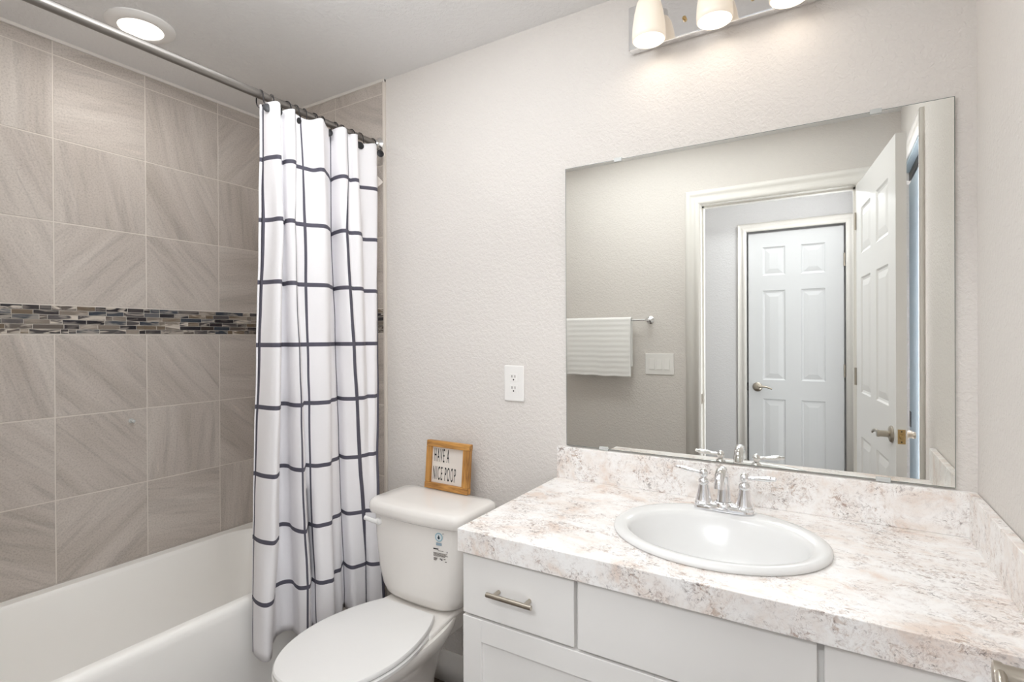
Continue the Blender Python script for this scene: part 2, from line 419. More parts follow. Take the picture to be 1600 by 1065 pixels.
jb = st(b.build('trim_5', 'trim'), 'white door jamb lining the bathroom doorway', 'door trim')
MB().box((OX0 - 0.0005, YF - 0.034, 0.90), (OX0 + 0.0012, YF - 0.004, 0.96), 0.0005).build('strike_plate', 'nickel', jb)
casing('trim_6', lambda a, z, d: (a, YH + d, z), HD0 - 0.012, HD1 + 0.012, HZ + 0.012, 'white moulded casing around the closed hall door', 0.060)

def six_panel(L, H, T, rows, cols):
    """leaf from x 0..L, y -T..0, z 0.012..H, moulded panels on both faces"""
    b = MB()
    xs = [0.0] + [v for c in cols for v in c] + [L]
    zs = [FL + 0.012] + [v for r in rows for v in r] + [H]
    for y, sgn in ((0.0, -1), (-T, 1)):
        for i in range(len(xs) - 1):
            for j in range(len(zs) - 1):
                x0, x1, z0, z1 = xs[i], xs[i + 1], zs[j], zs[j + 1]
                if i % 2 == 1 and j % 2 == 1:
                    steps = [(0, 0), (0.007, 0.006), (0.016, 0.0075), (0.021, 0.006), (0.046, 0.0012), (0.048, 0.001)]
                    prev = None
                    for ins, dep in steps:
                        q = [b.bm.verts.new((x, y + sgn * dep, z)) for x, z in ((x0 + ins, z0 + ins), (x1 - ins, z0 + ins), (x1 - ins, z1 - ins), (x0 + ins, z1 - ins))]
                        if prev:
                            for k in range(4): b.bm.faces.new((prev[k], prev[(k + 1) % 4], q[(k + 1) % 4], q[k]))
                        prev = q
                    b.bm.faces.new(prev)
                else:
                    b.poly([(x0, y, z0), (x1, y, z0), (x1, y, z1), (x0, y, z1)])
    for q in ([(0, 0), (0, -T)], [(L, 0), (L, -T)]):
        b.poly([(q[0][0], q[0][1], FL + 0.012), (q[1][0], q[1][1], FL + 0.012), (q[1][0], q[1][1], H), (q[0][0], q[0][1], H)])
    for z in (FL + 0.012, H): b.poly([(0, 0, z), (L, 0, z), (L, -T, z), (0, -T, z)])
    bmesh.ops.remove_doubles(b.bm, verts=b.bm.verts, dist=0.00005)
    return b
def lever(parent, x, z, y0, sgn, towards, hub=0.046, arm=0.095):
    """rosette and hub stand off the face at y0 in direction sgn, the arm runs along x by 'towards'"""
    b = MB()
    b.lathe([(0.033, 0), (0.034, 0.004), (0.030, 0.009), (0.020, 0.012), (0.0135, 0.014), (0.0125, hub - 0.010), (0.014, hub - 0.008), (0.014, hub - 0.001), (0.011, hub)], (x, y0, z), (0, sgn, 0), 28)
    pts = []; rr = []
    for k in range(13):
        t = k / 12
        pts.append((x + towards * arm * t, y0 + sgn * (hub - 0.007 + 0.004 * t), z + 0.009 * math.sin(t * PI * 0.9) - 0.012 * t * t))
        rr.append(0.0085 - 0.003 * t)
    b.tube(pts, rr, 12, sx=0.75)
    return b.build('door_handle', 'nickel', parent, smooth=40)
# open bathroom door
LL = 0.786
d1 = six_panel(LL, 2.088, 0.035, [(0.24, 0.80), (1.02, 1.60), (1.72, 1.95)], [(0.115, 0.335), (0.45, 0.67)]).build('door_1', 'door')
d1.location = (0.120, 0.084, 0); d1.rotation_euler = (0, 0, math.atan2(0.785, 0.099))
st(d1, 'open white six-panel bathroom door beside the right wall, seen in the mirror', 'door')
lever(d1, LL - 0.06, 0.915, 0.0, 1, -1, 0.052); lever(d1, LL - 0.06, 0.915, -0.035, -1, -1, 0.040)
b = MB(); b.box((LL - 0.0005, -0.030, 0.887), (LL + 0.0012, -0.005, 0.943), 0.0006)
lp = b.build('latch_plate', 'brass', d1)
b = MB(); b.lathe([(0.009, 0), (0.009, 0.006), (0.007, 0.009)], (LL + 0.001, -0.0175, 0.915), (1, 0, 0), 16); b.build('latch_bolt', 'brass', lp, smooth=40)
for z in (0.935, 0.895):
    MB().lathe([(0.0028, 0), (0.0026, 0.001)], (LL + 0.001, -0.0175, z), (1, 0, 0), 10).build('screw', 'bronze', lp)
for z in (0.22, 1.05, 1.86):
    b = MB(); b.tube([(-0.003, 0.004, z), (-0.003, 0.004, z + 0.09)], 0.006, 12); b.build('hinge', 'nickel', d1, smooth=40)
# closed hall door
HL = HD1 - HD0
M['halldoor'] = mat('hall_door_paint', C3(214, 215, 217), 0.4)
d2 = six_panel(HL, HZ - 0.004, 0.035, [(0.26, 0.845), (0.985, 1.645), (1.755, 1.965)], [(0.095, 0.245), (0.345, 0.495)]).build('door_2', 'halldoor')
d2.location = (HD0, YH - 0.006, 0); st(d2, 'closed white six-panel door across the hall, seen in the mirror', 'door')
lever(d2, 0.060, 0.93, 0.0, 1, 1, 0.050, 0.10)
for z in (0.24, 1.02, 1.79):
    b = MB(); b.tube([(HL + 0.004, 0.006, z), (HL + 0.004, 0.006, z + 0.09)], 0.0065, 12); b.build('hinge', 'nickel', d2, smooth=40)
b = MB(); b.box((-0.012, 0.0, 0.90), (-0.004, 0.006, 0.96)); b.build('strike_plate', 'bronze', d2)
# sliding door in the right wall
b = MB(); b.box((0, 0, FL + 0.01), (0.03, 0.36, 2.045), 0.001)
d3 = b.build('door_3', 'daytintdoor'); d3.location = (0.333, 0.112, 0); st(d3, 'right-wall sliding door with painted-in blue daylight, seen in the mirror behind the open door', 'door')
b = MB(); b.box((-0.002, 0.060, 0.865), (0.001, 0.108, 0.94), 0.0008); pl = b.build('flush_pull', 'bronze', d3)
MB().box((-0.0028, 0.074, 0.888), (-0.0015, 0.094, 0.915)).build('keyhole', 'black', pl)
b = MB(); b.box((0, 0.02, 2.062), (0.03, 0.66, 2.10)); b.box((0.002, 0.30, 2.045), (0.028, 0.352, 2.062)); b.build('slide_track', 'bronze', d3)
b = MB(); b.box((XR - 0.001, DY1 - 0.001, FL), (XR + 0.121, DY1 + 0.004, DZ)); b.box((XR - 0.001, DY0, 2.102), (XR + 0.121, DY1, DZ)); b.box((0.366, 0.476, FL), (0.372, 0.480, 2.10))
st(b.build('trim_7', 'daytintjamb'), 'jamb with painted-in blue daylight beside the sliding door', 'door trim')
b = MB(); b.box((1.35, -0.5, FL), (1.45, 1.5, ZC)); b.box((XR + 0.12, -0.55, FL), (1.45, -0.5, ZC)); b.box((XR + 0.12, 1.5, FL), (1.45, 1.55, ZC))
b.box((XR + 0.12, -0.5, FL - 0.05), (1.45, 1.5, FL)); b.box((XR + 0.12, -0.5, ZC), (1.45, 1.5, ZC + 0.05)); b.box((XR + 0.10, -0.5, FL), (XR + 0.12, DY0, ZC))
st(b.build('wall_side_room', 'wall'), 'walls of the small room beyond the sliding door', 'wall')
casing('trim_8', lambda a, z, d: (XR - d, a, z), DY0 - 0.0, DY1 + 0.004, DZ, 'white casing around the sliding door in the right wall', 0.060)

# ------------------------------------------------------------------ bathtub
def rrect(x0, x1, y0, y1, r, z, n=14):
    pts = []
    for cx, cy, a in ((x1 - r, y1 - r, 0), (x0 + r, y1 - r, PI / 2), (x0 + r, y0 + r, PI), (x1 - r, y0 + r, 3 * PI / 2)):
        for k in range(n + 1):
            t = a + PI / 2 * k / n
            pts.append((cx + r * math.cos(t), cy + r * math.sin(t), z))
    return pts
TX0, TX1, TY0, TY1, TZ = XL + 0.003, -1.757, YF + 0.004, YB - 0.012, 0.384
b = MB()
b.rings([rrect(TX0, TX1, TY0, TY1, 0.004, FL), rrect(TX0, TX1, TY0, TY1, 0.004, 0.345), rrect(TX0, TX1 - 0.002, TY0, TY1, 0.006, 0.366), rrect(TX0, TX1 - 0.008, TY0, TY1, 0.006, 0.378), rrect(TX0, TX1 - 0.018, TY0, TY1, 0.006, TZ),
         rrect(TX0 + 0.045, -1.795, TY0 + 0.07, TY1 - 0.07, 0.20, TZ), rrect(TX0 + 0.050, -1.799, TY0 + 0.075, TY1 - 0.075, 0.20, 0.379), rrect(TX0 + 0.054, -1.803, TY0 + 0.079, TY1 - 0.079, 0.20, 0.366),
         rrect(TX0 + 0.075, -1.822, TY0 + 0.12, TY1 - 0.12, 0.19, 0.22), rrect(TX0 + 0.095, -1.84, TY0 + 0.16, TY1 - 0.15, 0.17, 0.12), rrect(TX0 + 0.125, -1.87, TY0 + 0.20, TY1 - 0.19, 0.14, 0.085), rrect(TX0 + 0.25, -2.0, TY0 + 0.40, TY1 - 0.40, 0.06, 0.078)], True, True)
tub = b.build('bathtub', 'acrylic', smooth=35)
tag(tub, 'glossy white bathtub along the grey tiled wall', 'bathtub')
# small peg on the tile
b = MB(); b.lathe([(0.010, 0), (0.010, 0.002), (0.006, 0.003), (0.0055, 0.022), (0.0065, 0.024), (0.005, 0.027)], (0, 0, 0), (1, 0, 0), 18)
o = b.build('wall_peg', 'clip', smooth=40, loc=(XL + 0.0002, 1.054, 0.966)); tag(o, 'tiny metal peg on the tile wall above the tub', 'peg')

# ------------------------------------------------------------------ shower lamp
lamp = empty('ceiling_lamp', (-2.125, 0.94, ZC), 'round white ceiling light glowing above the tub', 'lamp')
b = MB(); b.lathe([(0.108, 0), (0.108, -0.004), (0.098, -0.012), (0.074, -0.016), (0.070, -0.014), (0.070, -0.006)], n=48, cap1=False); b.build('trim_ring', 'plastic', lamp, smooth=40)
b = MB(); b.lathe([(0.071, -0.007), (0.066, -0.010), (0.03, -0.013), (0.002, -0.014)], n=48); b.build('lens', 'lens', lamp, smooth=60)

# ------------------------------------------------------------------ curtain rod, rings, curtain
RX, RZ = -1.695, 2.157
rod = empty('shower_curtain_rod', (RX, YB - 0.011, RZ), 'long straight brushed steel shower curtain rod over the tub edge', 'curtain rod')
b = MB(); b.tube([(0, -0.012, 0), (0, -0.62, 0)], 0.0128, 24); b.tube([(0, -0.55, 0), (0, -1.605, 0)], 0.0145, 24); b.build('tube', 'rod', rod, smooth=40)
for y, s in ((0.0, -1), (-1.608, 1)):
    b = MB(); b.lathe([(0.030, 0), (0.030, 0.004), (0.024, 0.008), (0.018, 0.012), (0.0175, 0.022), (0.0135, 0.026)], (0, y, 0), (0, s, 0), 28); b.build('flange', 'chrome', rod, smooth=40)

HC = 1.305
def sc(pts, k): return [(x * k, y * k) for x, y in pts]
R1 = dict(A=[(-1.681, 1.122), (-1.660, 1.118), (-1.634, 1.121), (-1.605, 1.130), (-1.610, 1.145), (-1.645, 1.160)],
          B=[(-1.649, 1.178), (-1.625, 1.176), (-1.606, 1.187), (-1.612, 1.205), (-1.640, 1.222)],
          D=[(-1.640, 1.236), (-1.636, 1.262), (-1.630, 1.290), (-1.600, 1.296), (-1.591, 1.308), (-1.612, 1.335), (-1.640, 1.372)],
          E=[(-1.678, 1.410), (-1.630, 1.395), (-1.590, 1.397), (-1.588, 1.418), (-1.613, 1.448), (-1.590, 1.452), (-1.585, 1.470), (-1.630, 1.510), (-1.650, 1.530), (-1.630, 1.560), (-1.612, 1.592), (-1.640, 1.625), (-1.672, 1.652)])
R2 = dict(A=[(-1.670, 1.108), (-1.655, 1.118), (-1.632, 1.124), (-1.600, 1.124), (-1.589, 1.136), (-1.625, 1.160)],
          B=[(-1.646, 1.180), (-1.612, 1.163), (-1.588, 1.164), (-1.584, 1.178), (-1.612, 1.200)],
          D=[(-1.617, 1.207), (-1.609, 1.230), (-1.600, 1.254), (-1.578, 1.276), (-1.570, 1.298), (-1.600, 1.338), (-1.640, 1.375)],
          E=[(-1.678, 1.411), (-1.620, 1.388), (-1.573, 1.380), (-1.567, 1.398), (-1.588, 1.425), (-1.568, 1.436), (-1.560, 1.458), (-1.610, 1.510), (-1.645, 1.546), (-1.625, 1.570), (-1.611, 1.588), (-1.640, 1.620), (-1.664, 1.644)])
K = 0.93
R7 = dict(A=sc([(-1.849, 1.186), (-1.815, 1.176), (-1.782, 1.172), (-1.750, 1.176), (-1.725, 1.189), (-1.760, 1.230)], K),
          B=sc([(-1.875, 1.296), (-1.877, 1.325), (-1.845, 1.336), (-1.800, 1.318), (-1.755, 1.310), (-1.722, 1.318), (-1.740, 1.340)], K),
          D=sc([(-1.790, 1.385), (-1.760, 1.381), (-1.734, 1.384), (-1.722, 1.410), (-1.718, 1.440), (-1.762, 1.480), (-1.762, 1.510), (-1.775, 1.535)], K),
          E=sc([(-1.815, 1.569), (-1.775, 1.552), (-1.744, 1.550), (-1.722, 1.575), (-1.704, 1.605), (-1.712, 1.612), (-1.700, 1.622), (-1.680, 1.632), (-1.660, 1.650)], K))
R8 = dict(A=sc([(-1.853, 1.183), (-1.810, 1.168), (-1.768, 1.164), (-1.748, 1.176), (-1.755, 1.203), (-1.800, 1.240)], K),
          B=sc([(-1.856, 1.278), (-1.858, 1.315), (-1.832, 1.338), (-1.790, 1.325), (-1.755, 1.320), (-1.735, 1.345), (-1.752, 1.365)], K),
          D=sc([(-1.788, 1.397), (-1.750, 1.388), (-1.722, 1.392), (-1.708, 1.415), (-1.704, 1.438), (-1.755, 1.482), (-1.748, 1.510), (-1.772, 1.535)], K),
          E=sc([(-1.804, 1.571), (-1.760, 1.554), (-1.724, 1.552), (-1.712, 1.578), (-1.706, 1.606), (-1.714, 1.618), (-1.685, 1.615), (-1.665, 1.625), (-1.643, 1.656)], K))
for R_c, q in ((R1, (-0.004, -0.009)), (R2, (-0.004, -0.008)), (R7, (-0.002, -0.002)), (R8, (-0.001, -0.001))):
    x0, y0 = R_c['A'][0]; R_c['P'] = [(x0 + q[0], y0 + q[1]), (x0 + q[0] * 0.3, y0 + q[1] * 0.6), (x0, y0)]
def blend(a, f): return {k: [(-1.674 + (x + 1.674) * f, y) for x, y in v] for k, v in a.items()}
RT = blend(R1, 0.92)
RH = {k: [(R8[k][i][0] * 1.4 - 0.4 * R7[k][i][0] if len(R7[k]) == len(R8[k]) else R8[k][i][0], R8[k][i][1]) for i in range(len(R8[k]))] for k in R8}
RH = {k: [(max(x, -1.748), y) for x, y in v] for k, v in RH.items()}
LEV = [(2.118, RT), (1.930, R1), (1.714, R2), (0.620, R7), (0.408, R8), (0.225, RH)]
def arc(p):
    d = [0.0]
    for a, b_ in zip(p, p[1:]): d.append(d[-1] + math.hypot(b_[0] - a[0], b_[1] - a[1]))
    return d
def at(p, d, s):
    s = min(max(s, 0), d[-1])
    for i in range(len(d) - 1):
        if s <= d[i + 1] + 1e-12:
            t = (s - d[i]) / max(d[i + 1] - d[i], 1e-9)
            return (p[i][0] + (p[i + 1][0] - p[i][0]) * t, p[i][1] + (p[i + 1][1] - p[i][1]) * t)
    return p[-1]
SW = 0.015   # stripe width
def level_cols(R, f2, f4, w2):
    """returns list of (x, y) columns and list of column flags (True: the strip to the next column is dark)"""
    P = []; dark = []
    def seg(pts, cuts, n, SW=SW):
        p = crom(pts); d = arc(p); L = d[-1]
        brk = [0.0]; fl = []
        for c in cuts:
            a, b_ = max(c - SW / 2, 0), min(c + SW / 2, L)
            if c == 0: a, b_ = 0, SW * 0.8
            if c == -1.0: a, b_ = L - SW * 0.8, L
            if c == -2.0: a, b_ = L - 0.026 - SW * 0.5, L - 0.026
            if a > 1e-6: brk.append(a); fl.append(False)
            brk.append(b_); fl.append(True)
        if brk[-1] < L - 1e-6: brk.append(L); fl.append(False)
        for i in range(len(brk) - 1):
            k = 2 if fl[i] else n
            for j in range(k):
                P.append(at(p, d, brk[i] + (brk[i + 1] - brk[i]) * j / k)); dark.append(fl[i])
        P.append(p[-1]); dark.append(False)
    seg(R['P'], [], 4)
    seg(R['A'], [0.0], 26)
    seg(R['B'], [-2.0], 24)
    LD = arc(crom(R['D']))[-1]; LE = arc(crom(R['E']))[-1]
    seg(R['D'], [LD * f2], 18, w2)
    seg(R['E'], [0.0, LE * f4, -1.0], 24)
    return P, dark
FR = [(0.05, 0.28, 0.006), (0.09, 0.28, 0.007), (0.14, 0.27, 0.011), (0.11, 0.62, 0.010), (0.13, 0.62, 0.008), (0.15, 0.60, 0.007)]
base = [level_cols(R, f[0], f[1], f[2])[0] for (z, R), f in zip(LEV, FR)]
dark = level_cols(R1, 0.22, 0.28, 0.007)[1]
ncol = len(base[0])
SZ = [1.927, 1.714, 1.500, 1.284, 1.070, 0.838, 0.615, 0.405]
hz = []
for z in SZ: hz += [(z + 0.0075, True), (z - 0.0075, False)]
rows = [(2.118, False)]
marks = [(2.118, False)] + hz + [(0.225, False)]
zlist = []; dlist = []
for i in range(len(marks) - 1):
    z0, dk = marks[i]; z1 = marks[i + 1][0]
    k = 1 if dk else max(2, int((z0 - z1) / 0.022))
    for j in range(k): zlist.append(z0 + (z1 - z0) * j / k); dlist.append(dk)
zlist.append(0.225)
from mathutils import noise as mn
def ease(t): return t * t * (3 - 2 * t)
verts = []
for z in zlist:
    for i in range(len(LEV) - 1):
        if LEV[i + 1][0] <= z + 1e-9: break
    za, zb = LEV[i][0], LEV[i + 1][0]; t = (za - z) / (za - zb)
    row = []
    for c in range(ncol):
        x = base[i][c][0] + (base[i + 1][c][0] - base[i][c][0]) * t; y = base[i][c][1] + (base[i + 1][c][1] - base[i][c][1]) * t
        f = mn.noise(Vector((x * 16, y * 16, z * 9))) * 0.0028 + mn.noise(Vector((x * 5, y * 5, z * 3.1 + 7))) * 0.006
        g = min(1.0, max(0.0, (2.10 - z) / 0.3))
        x += f * g; zz = z
        if z > 1.98:
            wv = math.sin(y * 66) * 0.5 + 0.5
            zz = z - 0.010 * wv * (z - 1.98) / 0.148
        if z < 0.38: zz = z + (mn.noise(Vector((y * 9, x * 9, 3))) * 0.014) * (0.38 - z) / 0.155 - 0.012 * (0.38 - z) / 0.155 * (1 if c < 32 else 0)
        row.append((x, y, zz))
    verts.append(row)
b = MB()
b.grid(verts, mi=lambda i, j: 1 if (dlist[i] or dark[j]) else 0)
cur = b.build('shower_curtain', ['cloth', 'stripe'])
for p in cur.data.polygons: p.use_smooth = True
md = cur.modifiers.new('thickness', 'SOLIDIFY'); md.thickness = 0.0012; md.offset = 0
tag(cur, 'white shower curtain with thin charcoal window-pane stripes, gathered in folds', 'shower curtain')
# care tag near the right edge
b = MB(); b.grid([[(-1.668, 1.648, 2.01), (-1.655, 1.672, 1.985)], [(-1.668, 1.650, 1.955), (-1.655, 1.672, 1.985 - 0.004)]], smooth=False)
o = b.build('care_tag', 'signpanel', cur); md = o.modifiers.new('thickness', 'SOLIDIFY'); md.thickness = 0.0008; tag(o, 'small white care tag')
ORD = ['first', 'second', 'third', 'fourth', 'fifth', 'sixth', 'seventh', 'eighth', 'ninth', 'tenth', 'eleventh', 'twelfth']
ry = [1.121, 1.163, 1.226, 1.262, 1.300, 1.345, 1.384, 1.446, 1.478, 1.530, 1.575, 1.650]
proto = None
for k, y in enumerate(ry):
    n = 12 - k
    lab = 'dark curtain hook ring with end disc, %s of twelve counting from the wall flange' % ORD[n - 1]
    tilt = random.uniform(-0.2, 0.2)
    if proto is None:
        r = empty('curtain_ring', (0, 0, 0), lab, 'curtain ring', 'curtain rings on the shower rod')
        hook = [(0.020, 0, -0.026), (0.004, 0, -0.030), (-0.012, 0, -0.024), (-0.0215, 0, -0.008), (-0.0215, 0, 0.010), (-0.014, 0, 0.025), (0.0, 0, 0.031), (0.014, 0, 0.025), (0.0215, 0, 0.010), (0.024, 0, -0.008), (0.030, 0, -0.022), (0.046, 0, -0.030), (0.050, 0, -0.037)]
        hp = []
        for q in range(len(hook) - 1):
            p0, p1, p2, p3 = (Vector(hook[max(q - 1, 0)]), Vector(hook[q]), Vector(hook[q + 1]), Vector(hook[min(q + 2, len(hook) - 1)]))
            for k5 in range(4):
                t = k5 / 4
                hp.append(0.5 * (2 * p1 + (p2 - p0) * t + (2 * p0 - 5 * p1 + 4 * p2 - p3) * t * t + (3 * p1 - p0 - 3 * p2 + p3) * t ** 3))
        hp.append(Vector(hook[-1]))
        b = MB(); b.tube(hp, 0.0021, 8, flat=(0, 1, 0)); b.build('wire', 'bronze', r, smooth=60)
        b = MB(); b.lathe([(0.004, 0), (0.0150, 0.0008), (0.0155, 0.003), (0.011, 0.005), (0.004, 0.006)], (0.049, 0.0, -0.044), (0.9, -0.45, 0.1), 22); b.build('end_disc', 'black', r, smooth=50)
        proto = r
    else:
        r = proto.copy(); COL.objects.link(r); r['label'] = lab
        for ch in proto.children:
            c = ch.copy(); COL.objects.link(c); c.parent = r
    r.location = (RX, y, RZ - 0.0155); r.rotation_euler = (0, 0, tilt)

# ------------------------------------------------------------------ toilet
tcx, tby = -1.262, 1.640
toilet = empty('toilet', (tcx, tby, 0.0), 'white two-piece toilet with closed lid between curtain and vanity', 'toilet')
def egg(hw, yb, yf, z, wide=0.42, nb=2.6, n=56):
    """closed outline, back at local y -yb, front at -yf; widest at fraction 'wide' from the back"""
    ym = yb + (yf - yb) * wide; pts = []
    for k in range(n):
        t = 2 * PI * k / n
        c, s = math.cos(t), math.sin(t)
        if s >= 0:     # back half
            e = 2.0 / nb
            pts.append((hw * math.copysign(abs(c) ** e, c), -(ym - (ym - yb) * abs(s) ** e), z))
        else:
            pts.append((hw * math.copysign(abs(c) ** 0.92, c), -(ym + (yf - ym) * abs(s)), z))
    return pts
b = MB()
b.rings([egg(0.112, 0.17, 0.60, FL, 0.5, 2.6), egg(0.110, 0.17, 0.60, FL + 0.04, 0.5), egg(0.098, 0.17, 0.575, 0.03, 0.5), egg(0.100, 0.16, 0.575, 0.12, 0.5), egg(0.122, 0.13, 0.62, 0.21, 0.5), egg(0.155, 0.10, 0.68, 0.265, 0.52), egg(0.176, 0.08, 0.712, 0.30, 0.55), egg(0.180, 0.075, 0.722, 0.325, 0.56), egg(0.177, 0.078, 0.718, 0.332, 0.56)])
# trap bulge on both sides
for s in (-1, 1):
    b.tube([(s * 0.070, -0.46, 0.00), (s * 0.085, -0.38, 0.075), (s * 0.088, -0.30, 0.115), (s * 0.085, -0.235, 0.08), (s * 0.080, -0.215, FL + 0.02)], [0.02, 0.032, 0.037, 0.037, 0.034], 18)
b.build('bowl', 'toilet', toilet, smooth=50)
# deck under the tank
b = MB()
def deck(z, hw0, hw1, y0, y1):
    return [(hw0 * -1, -y0, z), (hw0, -y0, z), (hw0 * 0.98, -(y0 + y1) / 2, z), (hw1, -y1, z), (-hw1, -y1, z), (-hw0 * 0.98, -(y0 + y1) / 2, z)]
b.rings([deck(0.22, 0.08, 0.10, 0.05, 0.30), deck(0.30, 0.125, 0.15, 0.03, 0.32), deck(0.338, 0.15, 0.165, 0.025, 0.33), deck(0.348, 0.146, 0.16, 0.028, 0.326)])
o = b.build('deck', 'toilet', toilet, smooth=30)
md = o.modifiers.new('bevel', 'BEVEL'); md.width = 0.012; md.segments = 3; md.limit_method = 'ANGLE'; md.angle_limit = math.radians(25)
# seat and lid
LP = [(0.249, 0.0), (0.249, 0.060), (0.249, 0.105), (0.252, 0.117), (0.275, 0.131), (0.31, 0.148), (0.36, 0.166), (0.42, 0.180), (0.48, 0.1865), (0.54, 0.184), (0.60, 0.171), (0.65, 0.150), (0.69, 0.122), (0.717, 0.091), (0.734, 0.054), (0.741, 0.0)]
def lid_ring(k, z, dy=0.0):
    c = 0.49
    h = [(c + (y - c) * k + dy, w_ * k) for y, w_ in LP]
    h2 = crom(h, 3)
    pts = [(w_, -y, z) for y, w_ in h2] + [(-w_, -y, z) for y, w_ in reversed(h2[1:-1])]
    return pts
b = MB()
b.rings([lid_ring(0.98, 0.333), lid_ring(1.008, 0.337), lid_ring(1.010, 0.346), lid_ring(0.985, 0.3505)])
b.build('seat', 'seat', toilet, smooth=40)
b = MB()
b.rings([lid_ring(0.975, 0.3510), lid_ring(0.998, 0.3545), lid_ring(1.0, 0.363), lid_ring(0.985, 0.3675), lid_ring(0.90, 0.3695), lid_ring(0.5, 0.371)])
b.build('lid', 'seat', toilet, smooth=40)
# tank
def tank_ring(hw, y0, y1, z, r, bow, n=8):
    pts = []
    corners = [(hw - r, -(y0 + r), 0, PI / 2), (-(hw - r), -(y0 + r), PI / 2, PI), (-(hw - r), -(y1 - r), PI, 1.5 * PI), (hw - r, -(y1 - r), 1.5 * PI, 2 * PI)]
    for ci, (cx, cy, a0, a1) in enumerate(corners):
        for k in range(n + 1):
            t = a0 + (a1 - a0) * k / n
            pts.append([cx + r * math.cos(t), cy + r * math.sin(t), z])
        if ci == 2:
            for q in range(1, 10): pts.append([-(hw - r) + 2 * (hw - r) * q / 10, -y1, z])
        if ci == 0:
            for q in range(1, 10): pts.append([(hw - r) - 2 * (hw - r) * q / 10, -y0, z])
    for p in pts:
        if p[1] < -(y0 + y1) / 2:
            f = (-p[1] - (y0 + y1) / 2) / ((y1 - y0) / 2)
            p[1] -= bow * f * (1 - (p[0] / hw) ** 2)
    return [tuple(p) for p in pts]
b = MB()
b.rings([tank_ring(0.13, 0.05, 0.18, 0.350, 0.05, 0.01), tank_ring(0.155, 0.038, 0.197, 0.356, 0.06, 0.015), tank_ring(0.172, 0.028, 0.208, 0.372, 0.055, 0.018), tank_ring(0.183, 0.022, 0.214, 0.400, 0.05, 0.02), tank_ring(0.194, 0.018, 0.219, 0.460, 0.045, 0.021), tank_ring(0.202, 0.016, 0.222, 0.56, 0.04, 0.022), tank_ring(0.206, 0.015, 0.223, 0.660, 0.036, 0.022)])
tank = b.build('tank', 'toilet', toilet, smooth=60)
b = MB()
b.rings([tank_ring(0.203, 0.008, 0.226, 0.656, 0.036, 0.022), tank_ring(0.219, 0.002, 0.238, 0.663, 0.040, 0.022), tank_ring(0.223, 0.0, 0.241, 0.676, 0.042, 0.022), tank_ring(0.223, 0.0, 0.241, 0.690, 0.042, 0.022), tank_ring(0.219, 0.004, 0.237, 0.703, 0.040, 0.022), tank_ring(0.208, 0.014, 0.226, 0.709, 0.036, 0.021), tank_ring(0.15, 0.05, 0.18, 0.711, 0.03, 0.015)])
b.build('tank_lid', 'toilet', toilet, smooth=50)
b = MB()
b.lathe([(0.011, 0), (0.014, 0.004), (0.014, 0.010), (0.010, 0.014)], (-0.158, -0.229, 0.632), (0, -1, 0), 20)
b.tube([(-0.158, -0.240, 0.632), (-0.175, -0.246, 0.634), (-0.195, -0.250, 0.638), (-0.212, -0.252, 0.641)], [0.010, 0.0085, 0.008, 0.0088], 14, sx=0.8)
b.build('flush_lever', 'seat', toilet, smooth=50)
# printed badge on the tank front
def tank_front(x, z): return -(0.2235 + 0.0195 * (1 - (x / 0.205) ** 2)) - 0.0022
def decal(parent, name, shapes, mats):
    b = MB()
    for pts, mi, d in shapes:
        b.poly([(x, tank_front(x, z) - d, z) for x, z in pts], mi)
    o = b.build(name, mats, parent); md = o.modifiers.new('thickness', 'SOLIDIFY'); md.thickness = 0.0003
    return o
def circ(cx, cz, r, n=28): return [(cx + r * math.cos(2 * PI * k / n), cz + r * math.sin(2 * PI * k / n)) for k in range(n)]
bx, bz = 0.126, 0.628
dp = [(bx + 0.0045 * math.sin(t), bz - 0.0022 - 0.0045 * math.cos(t)) for t in [k * PI / 10 for k in range(-8, 9)]] + [(bx, bz + 0.0085)]
o = decal(tank, 'water_badge', [(circ(bx, bz, 0.0150), 0, 0), (circ(bx, bz, 0.0115), 1, 0.0004), (dp, 2, 0.0008), ([(bx - 0.011, bz - 0.0285), (bx + 0.011, bz - 0.0285), (bx + 0.011, bz - 0.019), (bx - 0.011, bz - 0.019)], 3, 0), (circ(bx + 0.0165, bz + 0.0135, 0.0016, 10), 4, 0)], ['badgeblue', 'badgewhite', 'drop', 'bluetext', 'ink'])
tag(o, 'round blue badge with a dark water drop')
sh = []
def bar(x0, x1, z, h, mi): sh.append(([(x0, z), (x1, z), (x1, z + h), (x0, z + h)], mi, 0))
lx = bx - 0.022
bar(lx, lx + 0.020, 0.585, 0.0040, 0); bar(lx + 0.018, lx + 0.040, 0.5815, 0.0018, 1)
for k, L_ in enumerate((0.055, 0.050, 0.058, 0.046)):
    xx = lx
    while xx < lx + L_:
        q = random.uniform(0.003, 0.008); bar(xx, min(xx + q, lx + L_), 0.5725 - k * 0.0034, 0.0020, 1); xx += q + 0.0011
for k in range(3): bar(lx + 0.001, lx + 0.016 - k * 0.002, 0.5545 - k * 0.0032, 0.0022, 1)
bar(lx + 0.026, lx + 0.030, 0.5535, 0.0035, 0); bar(lx + 0.030, lx + 0.036, 0.551, 0.0038, 0); bar(lx + 0.041, lx + 0.048, 0.5545, 0.003, 1); bar(lx + 0.046, lx + 0.052, 0.546, 0.003, 1)
sh.append(([(lx + 0.0515, 0.579), (lx + 0.0565, 0.579), (lx + 0.054, 0.5845)], 0, 0))
o = decal(tank, 'printed_text', sh, ['ink', 'inkgrey']); tag(o, 'small dark printed text block')

